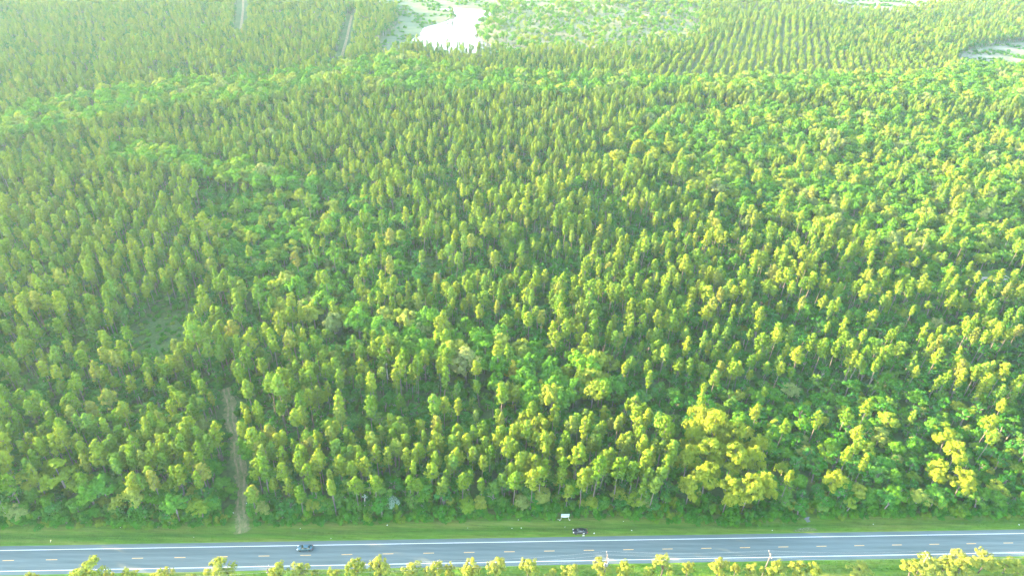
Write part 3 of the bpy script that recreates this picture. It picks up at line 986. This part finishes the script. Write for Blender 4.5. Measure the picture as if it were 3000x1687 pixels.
lone('dead_pine', pine_shape(611, 16, 3.6, .62, 20, 9), M['dead'], M['bark_pale'], -51, 79, .4, 'bare pinkish dead pine standing among green pines behind the pale bush', 'pine tree')
lone('pale_bush', broad_shape(612, 7.0, 6.2, 34, 13, .2, .3), M['pale'], M['bark_pale'], -43, 16.2, 1.0, 'pale silvery bush with bleached bare branches at the wood edge', 'bush')
lone('leaning_snag', pine_shape(613, 7.5, 2.0, .8, 4, 4), M['pale'], M['bark_pale'], -51.5, 16.5, 1.0, 'bleached bare snag beside the pale bush', 'tree')
M['gold'] = leaf_mat('golden_leaves', [(0.0, (0.26, 0.27, 0.02)), (1.0, (0.30, 0.29, 0.025))], 0.3)
lone('golden_tree', broad_shape(621, 13.5, 9.0), M['gold'], M['bark_broad'], -1.5, 76, .4, 'bright golden-yellow round tree in the green belt, upper of two', 'tree')
lone('golden_tree', broad_shape(622, 12.0, 7.0), M['gold'], M['bark_broad'], 8.0, 67, 1.4, 'bright golden-yellow tree in the green belt, lower of two', 'tree')

# ------------------------------------------------------------------ cars
def car(label, paint, loc, rz, rx=0.0):
    root = bpy.data.objects.new('car', None)
    COL.objects.link(root)
    root.location = loc
    root.rotation_euler = (rx, 0, rz)
    tag(root, label, 'car')
    # body: cross-sections lofted from tail to nose
    st = [(-2.28, .62, .45, .80), (-2.20, .80, .30, .95), (-1.85, .88, .22, 1.00), (-1.2, .90, .20, 1.00), (-.3, .91, .20, .97), (.6, .91, .20, .95), (1.05, .90, .20, .93), (1.6, .88, .22, .84), (2.05, .80, .26, .74), (2.25, .62, .36, .62), (2.30, .45, .42, .56)]
    v, f = [], []
    for x, w, zl, zt in st:
        sec = [(0, zl), (w * .84, zl), (w * .98, zl + .10), (w, (zl + zt) / 2), (w * .97, zt - .12), (w * .84, zt - .015), (0, zt + .03)]
        ring = [(x, y, z) for y, z in sec] + [(x, -y, z) for y, z in sec[-2:0:-1]]
        v += ring
    k = 12
    for i in range(len(st) - 1):
        for j in range(k):
            f.append((i * k + j, (i + 1) * k + j, (i + 1) * k + (j + 1) % k, i * k + (j + 1) % k))
    f += [tuple(range(k)), tuple((len(st) - 1) * k + j for j in range(k))[::-1]]
    obj('body', mesh_of('car_body', v, f, [paint], smooth=True), root)
    # cabin: roof and pillars
    lower = [(-1.72, .66), (-.9, .78), (.2, .80), (1.12, .72)]
    upper = [(-.98, .50), (-.6, .58), (-.1, .60), (.28, .54)]
    zb, zr = .96, 1.43
    cv, cf = [], []
    for (x0, w0), (x1, w1) in zip(lower, upper):
        cv += [(x0, w0, zb), (x0, -w0, zb), (x1, w1, zr - .04), (x1, -w1, zr - .04), (x1, w1 * .7, zr), (x1, -w1 * .7, zr)]
    for i in range(3):
        a, b = i * 6, (i + 1) * 6
        cf += [(a, b, b + 2, a + 2), (a + 2, b + 2, b + 4, a + 4), (a + 4, b + 4, b + 5, a + 5), (a + 5, b + 5, b + 3, a + 3), (a + 3, b + 3, b + 1, a + 1)]
    cf += [(0, 2, 4, 5, 3, 1), (18, 19, 21, 23, 22, 20)]
    obj('cabin', mesh_of('car_cabin', cv, cf, [paint], smooth=False), root)

    def pane(name, a, b, c, d, lift, mat=M['glass'], shrink=.9):
        q = [Vector(p) for p in (a, b, c, d)]
        ctr = sum(q, Vector()) / 4
        nn = (q[1] - q[0]).cross(q[3] - q[0]).normalized()
        if nn.dot(ctr - Vector((-.3, 0, .9))) < 0: nn = -nn
        top = [ctr + (p - ctr) * shrink + nn * lift for p in q]
        low = [p - nn * (lift + .02) for p in top]
        fs = [(0, 1, 2, 3), (7, 6, 5, 4)] + [(i, 4 + i, 4 + (i + 1) % 4, (i + 1) % 4) for i in range(4)]
        return obj(name, mesh_of(name, top + low, fs, [mat]), root)

    C_ = lambda i, j: cv[i * 6 + j]
    pane('windscreen', C_(3, 0), C_(3, 1), C_(3, 3), C_(3, 2), .015)
    pane('rear_window', C_(0, 0), C_(0, 1), C_(0, 3), C_(0, 2), .015)
    for side in (0, 1):
        for i in range(3):
            pane('side_window', C_(i, side), C_(i + 1, side), C_(i + 1, side + 2), C_(i, side + 2), .012)
    tyre, rim = MB(), MB()
    for mb, prof in ((tyre, [(-.10, .20), (-.11, .31), (-.06, .33), (.06, .33), (.11, .31), (.10, .20)]), (rim, [(-.09, .01), (-.10, .20), (.10, .20), (.09, .01)])):
        kk = 16
        vv = [(r_ * math.cos(2 * math.pi * j / kk), y_, r_ * math.sin(2 * math.pi * j / kk)) for y_, r_ in prof for j in range(kk)]
        ff = [(i * kk + j, i * kk + (j + 1) % kk, (i + 1) * kk + (j + 1) % kk, (i + 1) * kk + j) for i in range(len(prof) - 1) for j in range(kk)]
        ff += [tuple(range(kk)), tuple((len(prof) - 1) * kk + j for j in range(kk))]
        mb.add(vv, ff)
    tm, rm = tyre.mesh('tyre', [M['rubber']], True), rim.mesh('rim', [M['alloy']])
    for x in (-1.38, 1.40):
        for y in (-.84, .84):
            wheel = obj('wheel', tm, root, (x, y, .33))
            obj('rim', rm, wheel)
    for y in (-1, 1):
        hl, tl, mr = MB(), MB(), MB()
        hl.box((2.10, y * .60, .645), (.34, .30, .14), y * -.35)
        tl.box((-2.20, y * .62, .82), (.16, .34, .14), y * .25)
        mr.box((.85, y * 1.0, 1.0), (.14, .20, .13))
        obj('headlight', hl.mesh('headlight', [M['lamp_clear']]), root)
        obj('tail_light', tl.mesh('tail_light', [M['lamp_red']]), root)
        obj('mirror', mr.mesh('mirror', [paint]), root)
    bp = MB(); bp.box((2.22, 0, .40), (.16, 1.1, .14)); obj('grille', bp.mesh('grille', [M['trim']]), root)
    bp = MB(); bp.box((-2.22, 0, .42), (.16, 1.3, .16)); obj('rear_bumper', bp.mesh('rear_bumper', [M['trim']]), root)
    return root


car('dark teal-blue sedan driving along the far lane of the road', M['paint_blue'], W(-67.6, 2.15, RZ + .035), ROAD_ANG + math.pi)
car('black sedan parked on the grass verge in front of the signboard', M['paint_black'], W(16.4, 6.55, .26), ROAD_ANG + math.pi - R(1.5), R(7.0))

# ------------------------------------------------------------------ signs and markers
def signboard(s, n):
    r_ = bpy.data.objects.new('signboard', None)
    COL.objects.link(r_)
    r_.location = W(s, n, .2)
    r_.rotation_euler = (0, 0, ROAD_ANG)
    tag(r_, 'white signboard with pale blue top band on two posts at wood edge', 'sign')
    xs = np.linspace(-1.32, 1.32, 13)
    bot = [1.50 - .34 * math.cos(x / 1.32 * math.pi / 2) for x in xs]
    v, f = [], []
    for y in (-.04, .04):
        v += [(x, y, z) for x, z in zip(xs, bot)] + [(x, y, 2.62) for x in xs]
    k = len(xs)
    for i in range(k - 1):
        f += [(i, i + 1, k + i + 1, k + i), (2 * k + i, 3 * k + i, 3 * k + i + 1, 2 * k + i + 1), (i, 2 * k + i, 2 * k + i + 1, i + 1), (k + i, k + i + 1, 3 * k + i + 1, 3 * k + i)]
    f += [(0, k, 3 * k, 2 * k), (k - 1, 3 * k - 1, 4 * k - 1, 2 * k - 1)]
    obj('board', mesh_of('board', v, f, [M['sign_white']]), r_)
    for nm, z, h, mt in (('top_band', 2.50, .2, 'sign_teal'), ('stripe', 2.2, .07, 'sign_teal'), ('lower_stripe', 1.62, .06, 'sign_teal')):
        mb = MB(); mb.box((0, -.05, z), (2.5 if nm != 'lower_stripe' else 1.3, .03, h)); obj(nm, mb.mesh(nm, [M[mt]]), r_)
    mb = MB(); mb.box((0, .06, 2.66), (2.70, .22, .06)); obj('cap_rail', mb.mesh('cap_rail', [M['sign_white']]), r_)
    mb = MB(); mb.box((0, .08, 1.28), (2.5, .08, .12)); obj('cross_rail', mb.mesh('cross_rail', [M['sign_red']]), r_)
    for x in (-1.2, 1.2):
        mb = MB(); mb.box((x, .09, 1.2), (.12, .09, 2.9)); obj('post', mb.mesh('post', [M['post_white']]), r_)
        mb = MB(); mb.box((x * 1.3, -.1, .06), (.5, .4, .22), .3, .7); obj('footing', mb.mesh('footing', [M['post_white']]), r_)


signboard(12.1, 11.4)


def frame_sign(s, n):
    r_ = bpy.data.objects.new('frame_sign', None)
    COL.objects.link(r_)
    r_.location = W(s, n, .40)
    r_.rotation_euler = (0, 0, ROAD_ANG + .1)
    tag(r_, 'small white two-legged frame sign at the kerb before the black car', 'sign')
    mb = MB(); mb.box((0, 0, 1.15), (.52, .04, .34)); obj('panel', mb.mesh('panel', [M['sign_white']]), r_)
    for x in (-.17, .17):
        mb = MB(); mb.box((x, 0, .5), (.07, .05, 1.0)); obj('leg', mb.mesh('leg', [M['post_white']]), r_)
    mb = MB(); mb.box((0, 0, .05), (.75, .25, .10), 0, .85); obj('base', mb.mesh('base', [M['sign_white']]), r_)


frame_sign(17.3, 5.25)

r_ = bpy.data.objects.new('marker_post', None)
COL.objects.link(r_)
r_.location = W(-143.7, 6.1, .25)
r_.rotation_euler = (0, .45, ROAD_ANG)
tag(r_, 'leaning yellowish marker post on the far verge', 'post')
mb = MB(); mb.box((0, 0, .6), (.16, .10, 1.4)); obj('post', mb.mesh('marker', [M['post_white']]), r_)
mb = MB(); mb.box((0, -.06, 1.1), (.26, .03, .4)); obj('reflector', mb.mesh('reflector', [plain('reflector_yellow', (.7, .6, .2), .4)]), r_)

# culvert mouth in the ditch
r_ = bpy.data.objects.new('culvert', None)
COL.objects.link(r_)
r_.location = W(91.2, 9.9, .05)
r_.rotation_euler = (0, 0, ROAD_ANG + .25)
tag(r_, 'grey concrete culvert mouth in the ditch under overhanging shrubs', 'culvert')
mb = MB(); mb.box((0, .5, .4), (1.7, .22, .8)); obj('headwall', mb.mesh('headwall', [M['concrete']]), r_)
mb = MB(); mb.box((0, -.2, .05), (1.3, .9, .14)); obj('apron_slab', mb.mesh('apron_slab', [M['concrete']]), r_)
mb = MB()
kk = 18
mb.add([(rr * math.cos(2 * math.pi * j / kk), y, .48 + rr * math.sin(2 * math.pi * j / kk)) for rr, y in ((.30, .5), (.30, .05), (.38, .05), (.38, .5)) for j in range(kk)],
       [(i * kk + j, i * kk + (j + 1) % kk, (i + 1) * kk + (j + 1) % kk, (i + 1) * kk + j) for i in range(3) for j in range(kk)])
pipe = obj('pipe', mb.mesh('pipe', [M['concrete']], True), r_)
mb = MB(); mb.add([(.30 * math.cos(2 * math.pi * j / kk), .36, .48 + .30 * math.sin(2 * math.pi * j / kk)) for j in range(kk)], [tuple(range(kk))]); obj('mouth', mb.mesh('mouth', [M['dark']]), pipe)  # black disc closing the pipe, its inner shade put in as colour

# ------------------------------------------------------------------ power line on the near verge
POLES = [(-121, 10.5), (-74, 10.5), (-27, 11.0), (20.7, 14.0), (68.1, 13.0), (115.5, 11.5), (163, 11.5)]
PLABEL = ['wooden power pole hidden low among the trees, first from left', 'wooden power pole among roadside trees below the blue car', 'wooden power pole standing among trees across from the pale bush',
          'power pole with three grey transformers across from the black car', 'pale power pole top across the road from the grove', 'wooden power pole beside the bushy clump', 'wooden power pole beyond the bushy clump']
for k, (s, h) in enumerate(POLES):
    r_ = bpy.data.objects.new('power_pole', None)
    COL.objects.link(r_)
    r_.location = W(s, -11.0, .1)
    r_.rotation_euler = (0, 0, ROAD_ANG)
    tag(r_, PLABEL[k], 'power pole', 'poles of the power line')
    mb = MB(); mb.tube([(0, 0, -.5), (0, 0, h * .5), (0, 0, h)], [.19, .17, .14], 10); obj('pole', mb.mesh('pole', [M['pole_wood']], True), r_)
    mb = MB(); mb.box((0, .14, h - .75), (.12, .12, .14)); mb.box((0, .2, h - .7), (.10, 2.5, .13)); obj('crossarm', mb.mesh('crossarm', [M['pole_wood']]), r_)
    ins = MB()
    ins.tube([(0, 0, 0), (0, 0, .12), (0, 0, .13), (0, 0, .2), (0, 0, .21), (0, 0, .3)], [.05, .05, .11, .11, .06, .06], 8)
    im = ins.mesh('insulator', [M['porcelain']], True)
    for y in (-.95, .25, 1.35):
        obj('insulator', im, r_, (0, y, h - .63))
    if k == 3:
        for a in (-2.4, -1.2, 0.0):
            tb = MB(); tb.tube([(0, 0, 0), (0, 0, .05), (0, 0, 1.0), (0, 0, 1.08)], [.24, .28, .28, .2], 14)
            q = obj('transformer', tb.mesh('transformer', [M['galv']], True), r_, (.55 * math.cos(a), .55 * math.sin(a), h - 4.6))
            bs = MB(); bs.tube([(0, 0, 1.05), (0, 0, 1.2), (0, 0, 1.45)], [.10, .13, .06], 8)
            obj('bushing', bs.mesh('bushing', [M['porcelain']], True), q)
for j, y in enumerate((-.95, .25, 1.35)):
    pts = []
    for (s0, h0), (s1, h1) in zip(POLES[:-1], POLES[1:]):
        for i in range(10):
            t = i / 10
            pts.append(W(s0 + (s1 - s0) * t, -11.0 + y, .1 + h0 + (h1 - h0) * t - .33 - 1.1 * 4 * t * (1 - t)))
    pts.append(W(POLES[-1][0], -11.0 + y, .1 + POLES[-1][1] - .33))
    mb = MB(); mb.tube(pts, [.012] * len(pts), 4)
    tag(obj('power_line', mb.mesh('power_line', [M['wire']])), ['thin power line on the camera side of the crossarms', 'thin power line along the middle of the crossarms', 'thin power line on the road side of the crossarms'][j], 'power line', 'wires of the power line')

# ------------------------------------------------------------------ litter on the verge
LITTER = [(-92.8, 15.8, 1), (-88.3, 19.4, 1.2), (-89.7, 19.4, 0.7), (-125.3, 11.0, 0.6), (-149.5, 11.6, 0.7), (-78.2, 11.6, 0.8), (-70.7, 9.7, 0.7), (-118.0, 12.3, 0.7), (-89.7, 10.9, 0.5), (-84.8, 11.3, 0.6), (-44.0, 10.4, 1), (-20.7, 11.9, 1.1), (-2.0, 8.7, 0.8), (-4.9, 8.6, 0.6), (-2.7, 11.6, 0.7), (20.8, 6.1, 1.1), (10.0, 11.5, 0.6), (11.9, 8.8, 0.5), (30.9, 10.5, 0.6), (32.9, 7.0, 0.9), (78.0, 6.1, 0.8), (112.3, 8.0, 0.8), (160.8, 6.8, 0.9), (-18.8, 9.0, 0.4), (-102.1, 7.1, 0.6), (-60.6, 5.7, 0.6)]
LWHERE = ['beside the dirt track, on its left', 'right of the dirt track mouth, larger of two', 'right of the dirt track mouth, smaller of two', 'at the wood edge, far left verge', 'at the wood edge near the marker post', 'at the wood edge right of the track mouth', 'on the grass above the blue car', 'at the wood edge between marker post and track', 'at the track mouth, tiny', 'at the track mouth, right side', 'at the wood edge below the pale bush', 'at the wood edge between bush and signboard, largest there', 'on mid verge left of signboard, right of a pair', 'on mid verge left of signboard, left of a pair', 'at the wood edge left of the signboard', 'on the grass behind the black car', 'at the left post of the signboard', 'on the grass below the signboard', 'at the wood edge right of the signboard', 'on the grass well behind the black car', 'on the verge left of the gravel apron', 'on the verge right of the culvert', 'on the verge at the far right', 'on mid verge between bush and signboard, tiny', 'on the verge left of the track, by the asphalt', 'on the road edge just right of the blue car']


def crumple(seed):
    bm = bmesh.new()
    bmesh.ops.create_icosphere(bm, subdivisions=2, radius=.3)
    g = np.random.default_rng(seed)
    ph = g.uniform(0, 6.28, 6)
    for v in bm.verts:
        d = v.co.normalized()
        k = 1 + .28 * math.sin(d.x * 5 + ph[0]) * math.sin(d.y * 6 + ph[1]) + .2 * math.sin(d.z * 9 + ph[2] + d.x * 4)
        v.co = Vector((d.x * .34 * k, d.y * .26 * k, max(-.05, d.z * .2 * k)))
    me = bpy.data.meshes.new('litter')
    bm.to_mesh(me); bm.free()
    me.materials.append(M['bag'])
    return me


bags = [crumple(i) for i in range(5)]


def verge_z(n):
    return float(np.interp(n, [4.8, 4.9, 6.6, 8.0, 9.4, 11.0, 14.5, 20], [RZ, .43, .28, .05, .02, .22, .25, .25]))


for k, (s, n, sc) in enumerate(LITTER):
    o = obj('litter_scrap', bags[k % 5], None, W(s, n, verge_z(n) + .05), k * 1.3)
    o.scale = (sc * .6, sc * .6, sc * .6)
    tag(o, 'white scrap of litter ' + LWHERE[k], 'litter', 'scraps of litter on the verge')

# ------------------------------------------------------------------ rough grass on the verges
def grass_mass(name, n0, n1, count, label):
    g = np.random.default_rng(77 if n0 > 0 else 78)
    s, n = g.uniform(-190, 200, count), g.uniform(n0, n1, count)
    P = Wa(np.column_stack([s, n]))
    zz = np.interp(np.abs(n), [4.8, 4.9, 6.6, 8.0, 9.4, 11.0, 14.5], [RZ, .43, .28, .05, .02, .22, .25])
    a = g.uniform(0, 6.28, count)
    hh = g.uniform(.08, .3, count)
    dx, dy = np.cos(a) * .14, np.sin(a) * .14
    lx, ly = g.normal(0, .1, count), g.normal(0, .1, count)
    v = np.stack([np.column_stack([P[:, 0] - dx, P[:, 1] - dy, zz - .03]), np.column_stack([P[:, 0] + dx, P[:, 1] + dy, zz - .03]), np.column_stack([P[:, 0] + lx, P[:, 1] + ly, zz + hh])], 1).reshape(-1, 3)
    tag(obj(name, mesh_of(name, v, np.arange(count * 3).reshape(-1, 3), [M['verge']])), label, 'grass', kind='stuff')


grass_mass('grass', 5.3, 12.5, 45000, 'short mown grass on the verge between road and wood')
grass_mass('grass', -13.5, -5.2, 35000, 'short grass on the near verge below the roadside trees')

# ------------------------------------------------------------------ the hazy evening air
mb = MB(); mb.box((100, 1600, (CAM_H + 8 - 3) / 2), (8800, 7200, CAM_H + 8 + 3))
hz_mat, nt, out = new_mat('hazy_air')
pv = nt.nodes.new('ShaderNodeVolumePrincipled')
pv.inputs['Color'].default_value = (0.48, 0.74, 1.0, 1)
pv.inputs['Density'].default_value = HAZE_D
pv.inputs['Anisotropy'].default_value = 0.2
nt.links.new(pv.outputs[0], out.inputs['Volume'])
tag(obj('haze', mb.mesh('haze', [hz_mat])), 'pale evening haze over the whole forest', 'haze', kind='stuff')
